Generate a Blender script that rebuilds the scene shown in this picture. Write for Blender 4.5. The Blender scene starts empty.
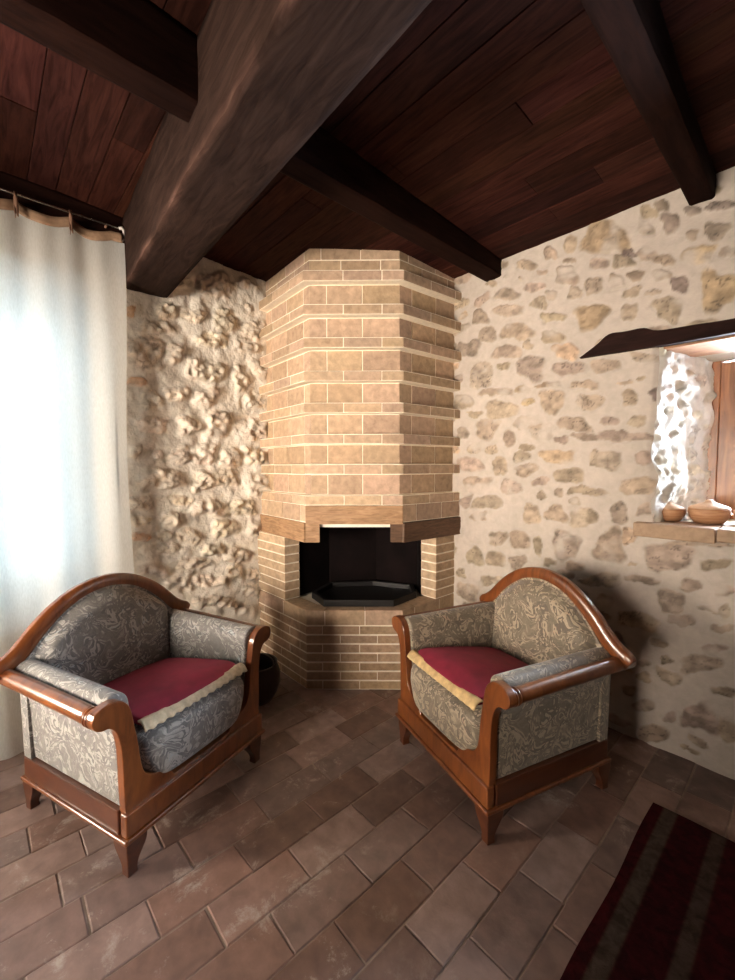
EXPOSURE = .84
P_LEFT, P_RIGHT, P_SIDE_FILL, P_SOUTH_FILL, P_LOW_FILL = 26, 330, 55, 42, 640  # last three power the added fill lights
C_FILL = (1.0, .87, .72)
TILT, TURN, SPREAD, STURN, SSPREAD = 0, 60, 80, 17, 60
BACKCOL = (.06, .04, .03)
FILL_WIN_SIDE = (-2.35, -1.05, .66, 1.75)
FILL_WIN_SOUTH = (-1.95, -.35, .62, 2.1)
BKX, BKY = -2.43, 1.25
# outlines of the larger stones, measured on each wall plane (centre, two half axes, kind)
RS=[[-1.506,2.84,0.052,-0.018,-0.0,0.023,0],[-1.339,2.782,0.065,-0.023,-0.001,0.028,0],[-1.187,2.792,0.035,-0.013,-0.001,0.037,0],[-1.072,2.811,0.038,-0.015,-0.001,0.048,0],[-1.08,2.706,0.036,-0.013,-0.0,0.018,0],[-1.473,2.752,0.025,-0.008,-0.0,0.01,0],[-1.373,2.694,0.021,-0.007,-0.0,0.017,0],[-1.245,2.699,0.034,-0.011,-0.0,0.016,0],[-1.088,2.627,0.062,-0.02,-0.001,0.044,0],[-1.477,2.636,0.086,-0.026,-0.001,0.034,0],[-1.278,2.624,0.069,-0.021,-0.001,0.027,0],[-1.04,2.522,0.035,-0.011,-0.001,0.041,0],[-0.943,2.523,0.045,-0.014,-0.001,0.05,0],[-1.176,2.537,0.038,-0.011,-0.001,0.032,0],[-1.253,2.516,0.051,-0.014,-0.001,0.033,0],[-1.462,2.529,0.108,-0.029,-0.001,0.04,0],[-1.67,2.537,0.064,-0.016,-0.001,0.048,0],[-1.151,2.403,0.07,-0.018,-0.001,0.026,0],[-0.948,2.356,0.081,-0.021,-0.002,0.07,1],[-1.59,2.746,0.047,-0.015,-0.0,0.024,0],[-0.888,2.773,0.117,-0.046,-0.002,0.081,1],[-0.665,2.814,0.035,-0.015,-0.001,0.035,0],[-0.69,2.76,0.031,-0.013,-0.001,0.05,2],[-0.582,2.715,0.033,-0.014,-0.002,0.054,2],[-0.61,2.819,0.025,-0.011,-0.001,0.034,2],[-0.491,2.74,0.025,-0.011,-0.001,0.024,2],[-0.386,2.724,0.051,-0.023,-0.001,0.018,2],[-0.483,2.619,0.029,-0.012,-0.001,0.028,2],[-0.397,2.612,0.048,-0.019,-0.001,0.037,2],[-0.35,2.495,0.025,-0.009,-0.001,0.027,2],[-0.759,2.642,0.033,-0.012,-0.001,0.026,2],[-0.676,2.605,0.049,-0.018,-0.001,0.035,0],[-0.791,2.61,0.058,-0.02,-0.001,0.031,0],[-0.601,2.553,0.047,-0.017,-0.001,0.03,0],[-0.464,2.518,0.058,-0.021,-0.002,0.047,1],[-0.916,2.643,0.047,-0.016,-0.001,0.033,0],[-0.817,2.509,0.044,-0.014,-0.001,0.037,0],[-0.723,2.51,0.032,-0.011,-0.001,0.031,0],[-0.745,2.432,0.038,-0.011,-0.001,0.023,0],[-0.608,2.477,0.043,-0.014,-0.001,0.027,0],[-0.531,2.404,0.037,-0.011,-0.002,0.048,2],[-0.644,2.399,0.031,-0.009,-0.0,0.013,0],[-0.38,2.329,0.066,-0.02,-0.003,0.083,1],[-0.75,2.327,0.042,-0.011,-0.001,0.044,0],[-0.581,2.297,0.068,-0.018,-0.002,0.054,0],[-1.621,2.408,0.066,-0.015,-0.001,0.047,0],[-1.764,2.344,0.083,-0.017,-0.001,0.056,2],[-1.402,2.377,0.117,-0.027,-0.001,0.051,0],[-1.168,2.293,0.07,-0.016,-0.001,0.039,0],[-1.463,2.263,0.093,-0.019,-0.001,0.045,0],[-1.32,2.278,0.033,-0.007,-0.0,0.025,0],[-1.083,2.187,0.075,-0.015,-0.001,0.041,1],[-1.483,2.17,0.043,-0.008,-0.0,0.02,0],[-1.297,2.125,0.085,-0.015,-0.002,0.075,0],[-1.069,2.086,0.104,-0.018,-0.001,0.035,0],[-1.656,2.146,0.087,-0.014,-0.001,0.096,0],[-1.546,2.008,0.12,-0.016,-0.0,0.027,0],[-1.341,1.997,0.057,-0.008,-0.0,0.02,1],[-1.18,2.003,0.071,-0.01,-0.0,0.017,1],[-0.972,1.978,0.076,-0.011,-0.001,0.026,0],[-1.16,1.898,0.076,-0.009,-0.002,0.072,0],[-0.942,1.873,0.075,-0.009,-0.001,0.051,0],[-1.5,1.884,0.117,-0.012,-0.001,0.056,0],[-1.716,1.873,0.061,-0.006,-0.0,0.02,0],[-1.611,1.759,0.082,-0.005,-0.001,0.082,0],[-1.316,1.783,0.08,-0.006,-0.001,0.044,0],[-1.218,1.72,0.076,-0.005,-0.001,0.055,0],[-1.031,1.749,0.082,-0.006,-0.001,0.044,0],[-1.095,1.665,0.041,-0.002,-0.0,0.018,0],[-0.959,1.667,0.076,-0.004,-0.001,0.023,0],[-1.438,1.682,0.043,-0.002,-0.001,0.059,0],[-1.313,1.625,0.053,-0.002,-0.0,0.022,0],[-1.709,1.632,0.053,-0.002,-0.0,0.032,0],[-1.57,1.625,0.046,-0.002,-0.0,0.031,0],[-1.346,1.562,0.061,-0.001,-0.001,0.032,0],[-1.122,1.564,0.102,-0.002,-0.001,0.042,1],[-0.897,1.548,0.021,-0.0,-0.001,0.051,0],[-1.806,1.743,0.043,-0.003,-0.001,0.043,0],[-1.809,1.972,0.085,-0.01,-0.001,0.057,0],[-1.744,1.521,0.1,-0.001,-0.001,0.053,0],[-1.508,1.499,0.059,-0.0,-0.001,0.057,0],[-1.33,1.473,0.078,0.0,-0.001,0.038,0],[-1.048,1.445,0.092,0.001,-0.001,0.045,0],[-1.685,1.373,0.106,0.003,-0.001,0.053,0],[-1.433,1.367,0.064,0.002,-0.001,0.046,0],[-1.224,1.399,0.057,0.002,-0.001,0.031,0],[-1.111,1.341,0.024,0.001,-0.001,0.027,0],[-0.956,1.36,0.088,0.004,-0.001,0.029,0],[-1.603,1.251,0.11,0.007,-0.001,0.042,0],[-1.783,1.24,0.051,0.003,-0.001,0.044,0],[-1.278,1.194,0.053,0.004,-0.001,0.061,0],[-1.126,1.212,0.067,0.005,-0.001,0.046,0],[-0.958,1.203,0.072,0.006,-0.001,0.058,0],[-1.016,1.29,0.034,0.002,-0.001,0.021,0],[-1.665,1.148,0.065,0.006,-0.001,0.035,0],[-1.507,1.011,0.071,0.009,-0.001,0.044,0],[-1.349,1.018,0.069,0.009,-0.001,0.059,0],[-1.235,1.007,0.029,0.004,-0.001,0.06,0],[-1.056,1.025,0.082,0.011,-0.002,0.082,0],[-1.527,0.864,0.072,0.012,-0.001,0.059,0],[-1.693,0.852,0.074,0.012,-0.001,0.057,0],[-1.36,0.858,0.056,0.009,-0.001,0.046,0],[-1.15,0.902,0.043,0.007,-0.0,0.017,0],[-1.007,0.906,0.051,0.009,-0.001,0.03,0],[-1.594,0.698,0.063,0.013,-0.001,0.042,0],[-1.494,0.711,0.052,0.011,-0.001,0.034,0],[-1.058,0.836,0.053,0.01,-0.001,0.03,0],[-0.905,0.842,0.054,0.011,-0.001,0.029,0],[-0.865,2.066,0.067,-0.012,-0.001,0.036,0],[-0.67,2.074,0.067,-0.013,-0.001,0.024,0],[-0.757,1.953,0.04,-0.006,-0.0,0.01,0],[-0.679,1.966,0.025,-0.004,-0.0,0.01,0],[-0.611,1.875,0.038,-0.005,-0.001,0.031,2],[-0.737,1.867,0.042,-0.005,-0.001,0.042,0],[-0.838,1.751,0.052,-0.004,-0.001,0.026,0],[-0.698,1.745,0.037,-0.003,-0.001,0.029,0],[-0.753,1.665,0.152,-0.008,-0.001,0.025,0],[-0.841,1.536,0.076,-0.001,-0.001,0.052,0],[-0.663,1.543,0.042,-0.001,-0.001,0.034,0],[-0.693,1.395,0.074,0.002,-0.001,0.045,0],[-0.885,1.347,0.034,0.002,-0.001,0.029,0],[-0.773,1.244,0.041,0.003,-0.002,0.061,0],[-0.655,1.268,0.038,0.003,-0.001,0.034,0],[-0.911,1.207,0.03,0.003,-0.001,0.043,0],[-0.818,1.051,0.079,0.011,-0.002,0.09,0],[-0.715,1.123,0.03,0.004,-0.001,0.046,1],[-0.539,1.029,0.109,0.017,-0.002,0.06,0],[-0.348,1.028,0.059,0.01,-0.001,0.031,0],[-0.695,0.969,0.02,0.003,-0.0,0.014,0],[-0.84,0.846,0.105,0.021,-0.001,0.04,0],[-0.653,0.89,0.069,0.014,-0.001,0.023,0],[-0.436,0.903,0.046,0.01,-0.001,0.029,0],[-0.301,0.914,0.038,0.008,-0.001,0.025,0],[-0.408,1.123,0.132,0.018,-0.0,0.013,0],[-0.519,0.806,0.049,0.012,-0.002,0.066,0],[-0.356,0.803,0.052,0.013,-0.001,0.018,0],[-0.301,0.811,0.015,0.004,-0.001,0.031,0],[-0.314,0.72,0.043,0.012,-0.001,0.021,0],[-0.48,0.717,0.053,0.014,-0.001,0.033,0],[-0.344,0.602,0.049,0.016,-0.001,0.023,0],[-0.392,0.516,0.072,0.025,-0.002,0.046,0],[-0.524,0.484,0.032,0.011,-0.001,0.019,0],[-0.635,0.44,0.026,0.009,-0.001,0.02,0],[-0.7,0.265,0.036,0.014,-0.001,0.031,0],[-0.619,0.205,0.051,0.022,-0.001,0.03,0],[-0.573,0.068,0.07,0.034,-0.002,0.05,0],[-0.383,0.245,0.072,0.033,-0.002,0.07,0],[-0.27,0.242,0.04,0.019,-0.002,0.072,0],[-0.29,0.416,0.047,0.019,-0.001,0.022,0],[-0.503,0.191,0.024,0.011,-0.001,0.029,0]]
LS=[[1.269,2.789,0.138,0.039,0.002,0.088,0],[0.931,2.517,0.072,0.017,0.001,0.041,0],[1.108,2.525,0.086,0.02,0.001,0.043,0],[1.333,2.555,0.095,0.022,0.002,0.075,0],[0.796,2.234,0.124,0.022,0.003,0.1,1],[0.977,2.253,0.047,0.008,0.002,0.063,0],[0.87,2.409,0.102,0.022,0.001,0.04,0],[1.253,2.405,0.107,0.021,0.001,0.059,0],[1.547,2.526,0.096,0.02,0.001,0.071,0],[1.224,2.164,0.106,0.016,0.002,0.074,0],[1.085,2.172,0.043,0.007,0.002,0.064,0],[1.51,2.394,0.077,0.014,0.001,0.039,0],[1.613,2.253,0.081,0.012,0.001,0.072,0],[0.825,1.93,0.076,0.008,0.002,0.054,0],[0.997,1.991,0.075,0.009,0.001,0.049,0],[1.183,1.99,0.09,0.01,0.001,0.059,0],[1.555,2.006,0.106,0.011,0.001,0.064,0],[0.707,2.463,0.035,0.009,0.001,0.039,3],[1.455,2.136,0.067,0.009,0.001,0.062,0],[1.287,1.858,0.094,0.007,0.001,0.045,0],[0.736,2.04,0.048,0.006,0.001,0.026,3],[0.833,1.77,0.096,0.006,0.001,0.051,0],[1.062,1.784,0.085,0.005,0.001,0.054,0],[1.255,1.804,0.085,0.006,0.002,0.09,0],[1.001,1.581,0.076,0.001,0.002,0.064,0],[1.159,1.584,0.082,0.001,0.002,0.067,0],[1.345,1.564,0.089,0.001,0.001,0.062,0],[0.723,1.61,0.036,0.001,0.001,0.04,0],[0.854,1.585,0.032,0.001,0.001,0.035,0],[0.875,1.419,0.131,-0.003,0.002,0.07,0],[1.154,1.398,0.082,-0.002,0.002,0.067,0],[1.325,1.424,0.089,-0.002,0.001,0.062,0],[1.569,1.793,0.107,0.006,0.002,0.089,0],[1.548,1.59,0.088,0.002,0.001,0.065,0],[1.579,1.354,0.099,-0.003,0.001,0.082,0],[0.744,1.272,0.074,-0.004,0.001,0.048,0],[1.18,1.216,0.098,-0.006,0.001,0.06,0],[1.437,1.199,0.102,-0.007,0.001,0.072,0],[0.928,1.154,0.074,-0.006,0.001,0.043,0],[0.732,1.055,0.055,-0.006,0.001,0.031,3],[0.885,1.038,0.046,-0.005,0.001,0.05,0],[1.043,1.02,0.079,-0.009,0.002,0.066,0],[1.302,1.053,0.088,-0.009,0.001,0.062,0],[1.219,0.899,0.07,-0.01,0.001,0.046,0],[0.903,0.95,0.08,-0.011,0.001,0.036,0],[1.538,1.029,0.071,-0.007,0.001,0.074,0],[1.396,0.835,0.101,-0.015,0.001,0.048,0],[0.741,1.157,0.062,-0.005,0.001,0.034,0],[0.993,1.272,0.069,-0.004,0.001,0.043,0],[0.794,0.822,0.083,-0.014,0.001,0.035,0],[1.067,0.821,0.109,-0.017,0.001,0.045,0],[0.979,0.717,0.098,-0.018,0.001,0.059,0],[1.199,0.676,0.131,-0.025,0.001,0.042,0],[1.243,0.543,0.095,-0.02,0.001,0.023,0],[1.529,0.548,0.08,-0.016,0.001,0.066,0],[1.531,0.664,0.071,-0.013,0.001,0.05,0],[1.36,0.71,0.066,-0.011,0.001,0.048,0],[1.491,0.39,0.088,-0.021,0.001,0.033,0],[1.306,0.481,0.073,-0.016,0.001,0.04,0],[1.134,0.535,0.083,-0.018,0.001,0.038,0]]
import bpy, bmesh, math, random
import numpy as np
from mathutils import Vector, Matrix
random.seed(7)
SC = bpy.context.scene
COL = SC.collection
SC.view_settings.view_transform = 'Standard'
SC.view_settings.look = 'None'
SC.view_settings.gamma = 1.0
SC.view_settings.use_curve_mapping = False
SC.view_settings.exposure = EXPOSURE
SC.cycles.use_denoising = True
SC.cycles.max_bounces = 10
SC.cycles.diffuse_bounces = 6
SC.cycles.transparent_max_bounces = 12
SC.cycles.sample_clamp_indirect = 6.0

LX = -2.97      # left (curtained) wall plane, x
RY = 2.60       # right (small window) wall plane, y
BX, BY = 2.3, -2.6
def ceil_z(y): return min(3.0, 2.868 + (2.6 - y) * 0.058)

# ------------------------------------------------------------------ noise
def _h(ix, iy, seed):
    h = (ix * 374761393 + iy * 668265263 + seed * 144269504) & 0xffffffff
    h = ((h ^ (h >> 13)) * 1274126177) & 0xffffffff
    return ((h ^ (h >> 16)) & 0xffff) / 65535.0
def vnoise(x, y, seed=0):
    x = np.asarray(x, float); y = np.asarray(y, float)
    ix = np.floor(x).astype(np.int64); iy = np.floor(y).astype(np.int64)
    fx = x - ix; fy = y - iy
    fx = fx * fx * (3 - 2 * fx); fy = fy * fy * (3 - 2 * fy)
    a = _h(ix, iy, seed); b = _h(ix + 1, iy, seed); c = _h(ix, iy + 1, seed); d = _h(ix + 1, iy + 1, seed)
    return (a * (1 - fx) + b * fx) * (1 - fy) + (c * (1 - fx) + d * fx) * fy
def fbm(x, y, seed=0, octv=4):
    s = 0; a = .5
    for k in range(octv):
        s = s + a * vnoise(x * 2 ** k, y * 2 ** k, seed + k * 17); a *= .5
    return s / (1 - .5 ** octv)
def sstep(a, b, x):
    t = np.clip((x - a) / (b - a), 0, 1); return t * t * (3 - 2 * t)

# ------------------------------------------------------------------ materials
def _new(name):
    m = bpy.data.materials.new(name); m.use_nodes = True
    nt = m.node_tree; b = nt.nodes['Principled BSDF']
    return m, nt, b
def _noise(nt, scale, detail=4, dist=0, rough=.55, vec=None):
    n = nt.nodes.new('ShaderNodeTexNoise'); n.inputs['Scale'].default_value = scale
    n.inputs['Detail'].default_value = detail; n.inputs['Distortion'].default_value = dist
    n.inputs['Roughness'].default_value = rough
    if vec is None:
        tc = nt.nodes.new('ShaderNodeTexCoord'); vec = tc.outputs['Object']
    nt.links.new(vec, n.inputs['Vector']); return n
def _map(nt, sc, rot=(0, 0, 0)):
    tc = nt.nodes.new('ShaderNodeTexCoord'); mp = nt.nodes.new('ShaderNodeMapping')
    mp.inputs['Scale'].default_value = sc; mp.inputs['Rotation'].default_value = rot
    nt.links.new(tc.outputs['Object'], mp.inputs['Vector']); return mp.outputs['Vector']
def _ramp(nt, fac, stops):
    r = nt.nodes.new('ShaderNodeValToRGB'); e = r.color_ramp.elements
    while len(e) < len(stops): e.new(.5)
    for q, (p, c) in zip(e, stops):
        q.position = p; q.color = (*c, 1) if len(c) == 3 else c
    nt.links.new(fac, r.inputs['Fac']); return r
def _mix(nt, fac, a, b, mode='MIX'):
    m = nt.nodes.new('ShaderNodeMix'); m.data_type = 'RGBA'; m.blend_type = mode
    for k, v in ((0, fac), (6, a), (7, b)):
        if hasattr(v, 'is_output') or hasattr(v, 'links'): nt.links.new(v, m.inputs[k])
        elif isinstance(v, (int, float)): m.inputs[k].default_value = v
        else: m.inputs[k].default_value = (*v, 1)
    return m.outputs[2]
def _bump(nt, b, h, strength, dist=.01):
    u = nt.nodes.new('ShaderNodeBump'); u.inputs['Strength'].default_value = strength
    u.inputs['Distance'].default_value = dist
    nt.links.new(h, u.inputs['Height']); nt.links.new(u.outputs['Normal'], b.inputs['Normal'])
def plain(name, col, rough=.6, metal=0, var=.12, nscale=20, bump=.1, bdist=.004, coat=0):
    m, nt, b = _new(name)
    n = _noise(nt, nscale, 5)
    c0 = tuple(max(0, c * (1 - var * 2)) for c in col); c1 = tuple(min(1, c * (1 + var)) for c in col)
    r = _ramp(nt, n.outputs['Fac'], [(.3, c0), (.7, c1)])
    nt.links.new(r.outputs['Color'], b.inputs['Base Color'])
    b.inputs['Roughness'].default_value = rough; b.inputs['Metallic'].default_value = metal
    b.inputs['Coat Weight'].default_value = coat
    if bump: _bump(nt, b, n.outputs['Fac'], bump, bdist)
    return m
def vcol(name, rough=.8, nscale=60, bump=.4, bdist=.004, lo=.78, hi=1.12, spec=.3, bscale=None, rvar=0):
    """colour comes from the per-piece 'Col' attribute, broken up by noise"""
    m, nt, b = _new(name)
    at = nt.nodes.new('ShaderNodeAttribute'); at.attribute_name = 'Col'
    n = _noise(nt, nscale, 6, .3)
    r = _ramp(nt, n.outputs['Fac'], [(.3, (lo,) * 3), (.72, (hi,) * 3)])
    c = _mix(nt, 1.0, at.outputs['Color'], r.outputs['Color'], 'MULTIPLY')
    nt.links.new(c, b.inputs['Base Color'])
    b.inputs['Roughness'].default_value = rough; b.inputs['Specular IOR Level'].default_value = spec
    n2 = _noise(nt, bscale or nscale * 2, 5)
    _bump(nt, b, n2.outputs['Fac'], bump, bdist)
    if rvar:
        rr = nt.nodes.new('ShaderNodeMapRange'); rr.inputs[1].default_value = .3; rr.inputs[2].default_value = .7
        rr.inputs[3].default_value = rough - rvar; rr.inputs[4].default_value = rough + rvar
        n3 = _noise(nt, 9, 5); nt.links.new(n3.outputs['Fac'], rr.inputs[0]); nt.links.new(rr.outputs[0], b.inputs['Roughness'])
    return m
def wood(name, dark, light, rough=.4, scale=(18, 18, 2), coat=0, bump=.15, contrast=(.35, .65), spec=.5, attr=False):
    m, nt, b = _new(name)
    v = _map(nt, scale)
    n = _noise(nt, 1.6, 7, 1.2, .6, v)
    r = _ramp(nt, n.outputs['Fac'], [(contrast[0], dark), (contrast[1], light)])
    col = r.outputs['Color']
    n2 = _noise(nt, 2.5, 4)
    r2 = _ramp(nt, n2.outputs['Fac'], [(.3, (.72,) * 3), (.7, (1.1,) * 3)])
    col = _mix(nt, 1.0, col, r2.outputs['Color'], 'MULTIPLY')
    if attr:
        at = nt.nodes.new('ShaderNodeAttribute'); at.attribute_name = 'Col'
        col = _mix(nt, 1.0, col, at.outputs['Color'], 'MULTIPLY')
    nt.links.new(col, b.inputs['Base Color'])
    b.inputs['Roughness'].default_value = rough; b.inputs['Coat Weight'].default_value = coat
    b.inputs['Coat Roughness'].default_value = .15; b.inputs['Specular IOR Level'].default_value = spec
    _bump(nt, b, n.outputs['Fac'], bump, .003)
    return m
def brocade(name, ground, leaf, line, accent):
    """woven leaf-scroll upholstery: warped contour bands read as acanthus leaves"""
    m, nt, b = _new(name)
    tc = nt.nodes.new('ShaderNodeTexCoord')
    w = _noise(nt, 5.5, 2, .6, .5)
    sub = nt.nodes.new('ShaderNodeVectorMath'); sub.operation = 'MULTIPLY_ADD'
    nt.links.new(w.outputs['Color'], sub.inputs[0]); sub.inputs[1].default_value = (.22, .22, .22)
    nt.links.new(tc.outputs['Object'], sub.inputs[2])
    n = _noise(nt, 14, 1.8, 2.0, .5, sub.outputs[0])
    mul = nt.nodes.new('ShaderNodeMath'); mul.operation = 'MULTIPLY'; mul.inputs[1].default_value = 24
    nt.links.new(n.outputs['Fac'], mul.inputs[0])
    sn = nt.nodes.new('ShaderNodeMath'); sn.operation = 'SINE'; nt.links.new(mul.outputs[0], sn.inputs[0])
    ln = _ramp(nt, sn.outputs[0], [(.05, (.85,) * 3), (.30, (0, 0, 0))])
    big = _noise(nt, 12, 3, 1.6, .55, sub.outputs[0])
    gr = _ramp(nt, big.outputs['Fac'], [(.42, ground), (.50, leaf), (.63, leaf), (.70, accent)])
    fld = _ramp(nt, big.outputs['Fac'], [(.36, (.25,) * 3), (.55, (1,) * 3)])
    f = _mix(nt, 1.0, ln.outputs['Color'], fld.outputs['Color'], 'MULTIPLY')
    c = _mix(nt, f, gr.outputs['Color'], line)
    wv = _noise(nt, 260, 2)
    wr = _ramp(nt, wv.outputs['Fac'], [(.3, (.82,) * 3), (.7, (1.1,) * 3)])
    c = _mix(nt, 1.0, c, wr.outputs['Color'], 'MULTIPLY')
    nt.links.new(c, b.inputs['Base Color'])
    b.inputs['Roughness'].default_value = .62; b.inputs['Sheen Weight'].default_value = .25
    _bump(nt, b, ln.outputs['Color'], .25, .003)
    return m

# ------------------------------------------------------------------ mesh builder
class MB:
    def __init__(s): s.v = []; s.f = []; s.c = []; s.sm = []
    def add(s, vs, fs, col=(1, 1, 1), smooth=False):
        o = len(s.v); s.v += [tuple(p) for p in vs]; s.c += [col] * len(vs) if not isinstance(col, list) else col
        for f in fs: s.f.append(tuple(i + o for i in f)); s.sm.append(smooth)
    def box(s, a, b, col=(1, 1, 1)):
        x0, y0, z0 = a; x1, y1, z1 = b
        s.add([(x0, y0, z0), (x1, y0, z0), (x1, y1, z0), (x0, y1, z0), (x0, y0, z1), (x1, y0, z1), (x1, y1, z1), (x0, y1, z1)],
              [(0, 3, 2, 1), (4, 5, 6, 7), (0, 1, 5, 4), (1, 2, 6, 5), (2, 3, 7, 6), (3, 0, 4, 7)], col)
    def prism(s, pts, z0, z1, col=(1, 1, 1), smooth=False):
        """plan polygon (counter-clockwise) pulled up from z0 to z1"""
        n = len(pts)
        a = sum(pts[i][0] * pts[(i + 1) % n][1] - pts[(i + 1) % n][0] * pts[i][1] for i in range(n))
        if a < 0: pts = pts[::-1]
        s.add([(x, y, z0) for x, y in pts] + [(x, y, z1) for x, y in pts],
              [tuple(range(n))[::-1], tuple(range(n, 2 * n))] + [(i, (i + 1) % n, n + (i + 1) % n, n + i) for i in range(n)], col, smooth)
    def extr(s, pts, y0, y1, fn=None, col=(1, 1, 1), steps=1, smooth=False):
        """(x,z) outline pulled along y; fn warps the points"""
        n = len(pts)
        a = sum(pts[i][0] * pts[(i + 1) % n][1] - pts[(i + 1) % n][0] * pts[i][1] for i in range(n))
        if a < 0: pts = pts[::-1]
        vs = []; fs = []
        for k in range(steps + 1):
            y = y0 + (y1 - y0) * k / steps
            for x, z in pts:
                p = (x, y, z); vs.append(fn(*p) if fn else p)
        fs.append(tuple(range(n))); fs.append(tuple(range(steps * n, steps * n + n))[::-1])
        for k in range(steps):
            for i in range(n):
                j = (i + 1) % n; fs.append((k * n + j, k * n + i, (k + 1) * n + i, (k + 1) * n + j))
        s.add(vs, fs, col, smooth)
    def tube(s, path, r, seg=12, col=(1, 1, 1), prof=None, cap=True, up=(0, 0, 1), smooth=True):
        path = [Vector(p) for p in path]; n = len(path); vs = []; fs = []
        if prof is None: prof = [(math.cos(2 * math.pi * i / seg), math.sin(2 * math.pi * i / seg)) for i in range(seg)]
        m = len(prof); up = Vector(up)
        for k, p in enumerate(path):
            t = (path[min(k + 1, n - 1)] - path[max(k - 1, 0)]).normalized()
            a = t.cross(up)
            if a.length < 1e-4: a = t.cross(Vector((1, 0, 0)))
            a.normalize(); b = a.cross(t).normalized(); rr = r[k] if isinstance(r, (list, tuple)) else r
            for u, v in prof: vs.append(p + a * u * rr + b * v * rr)
        for k in range(n - 1):
            for i in range(m):
                j = (i + 1) % m; fs.append((k * m + i, k * m + j, (k + 1) * m + j, (k + 1) * m + i))
        if cap: fs.append(tuple(range(m))[::-1]); fs.append(tuple(range((n - 1) * m, n * m)))
        s.add(vs, fs, col, smooth)
    def lathe(s, prof, c=(0, 0, 0), seg=32, col=(1, 1, 1), smooth=True):
        vs = []; fs = []; m = len(prof)
        for i in range(seg):
            a = 2 * math.pi * i / seg
            for r, z in prof: vs.append((c[0] + r * math.cos(a), c[1] + r * math.sin(a), c[2] + z))
        for i in range(seg):
            j = (i + 1) % seg
            for k in range(m - 1): fs.append((i * m + k, j * m + k, j * m + k + 1, i * m + k + 1))
        s.add(vs, fs, col, smooth)
    def sbox(s, c, h, n=14, e=.35, fn=None, col=(1, 1, 1)):
        """rounded cushion-like box"""
        vs = []; fs = []; idx = {}
        def pt(x, y, z):
            L = (abs(x) ** (2 / e) + abs(y) ** (2 / e) + abs(z) ** (2 / e)) ** (e / 2)
            return (x / L, y / L, z / L)
        def get(p):
            k = tuple(round(q, 5) for q in p)
            if k not in idx:
                q = pt(*p); q = (c[0] + q[0] * h[0], c[1] + q[1] * h[1], c[2] + q[2] * h[2])
                idx[k] = len(vs); vs.append(fn(*q) if fn else q)
            return idx[k]
        for ax in range(3):
            for sg in (-1, 1):
                for i in range(n):
                    for j in range(n):
                        cs = []
                        for di, dj in ((0, 0), (1, 0), (1, 1), (0, 1)):
                            u = -1 + 2 * (i + di) / n; w = -1 + 2 * (j + dj) / n
                            p = [0, 0, 0]; p[ax] = sg; p[(ax + 1) % 3] = u; p[(ax + 2) % 3] = w
                            cs.append(get(p))
                        fs.append(tuple(cs) if sg > 0 else tuple(cs[::-1]))
        s.add(vs, fs, col, True)
    def grid(s, P, C=None, flip=False, keep=None, smooth=True):
        """P: (n,m,3) array of points"""
        n, m, _ = P.shape; o = len(s.v)
        s.v += [tuple(p) for p in P.reshape(-1, 3).tolist()]
        s.c += [tuple(c) for c in C.reshape(-1, 3).tolist()] if C is not None else [(1, 1, 1)] * (n * m)
        for i in range(n - 1):
            for j in range(m - 1):
                if keep is not None and not keep[i, j]: continue
                q = (o + i * m + j, o + (i + 1) * m + j, o + (i + 1) * m + j + 1, o + i * m + j + 1)
                s.f.append(q[::-1] if flip else q); s.sm.append(smooth)
    def build(s, name, mat, parent=None, loc=None, rotz=0, bevel=0, bseg=2, sub=0, smooth_all=False):
        me = bpy.data.meshes.new(name); me.from_pydata(s.v, [], s.f); me.update()
        at = me.color_attributes.new('Col', 'FLOAT_COLOR', 'POINT')
        at.data.foreach_set('color', np.array([(*c[:3], 1.0) for c in s.c], dtype=np.float32).ravel())
        me.polygons.foreach_set('use_smooth', [True] * len(s.f) if smooth_all else s.sm)
        me.materials.append(mat)
        o = bpy.data.objects.new(name, me); COL.objects.link(o)
        if loc is not None: o.location = loc
        o.rotation_euler.z = rotz
        if parent is not None: o.parent = parent
        if bevel:
            md = o.modifiers.new('bev', 'BEVEL'); md.width = bevel; md.segments = bseg; md.limit_method = 'ANGLE'
            md.angle_limit = math.radians(40); md.harden_normals = False
        if sub:
            md = o.modifiers.new('sub', 'SUBSURF'); md.levels = sub; md.render_levels = sub
        return o
def crom(pts, k=6):
    out = []; n = len(pts)
    for i in range(n - 1):
        p0 = pts[max(i - 1, 0)]; p1 = pts[i]; p2 = pts[i + 1]; p3 = pts[min(i + 2, n - 1)]
        for j in range(k):
            t = j / k
            out.append(tuple(.5 * (2 * b + (c - a) * t + (2 * a - 5 * b + 4 * c - d) * t * t + (-a + 3 * b - 3 * c + d) * t ** 3)
                             for a, b, c, d in zip(p0, p1, p2, p3)))
    out.append(tuple(pts[-1])); return out
def tag(o, label, cat, group=None):
    o['label'] = label; o['category'] = cat
    if group: o['group'] = group
    return o
def struct(o): o['kind'] = 'structure'; return o
def empty(name, loc, rotz=0):
    o = bpy.data.objects.new(name, None); COL.objects.link(o); o.location = loc; o.rotation_euler.z = rotz
    o.empty_display_size = .1; return o

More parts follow.
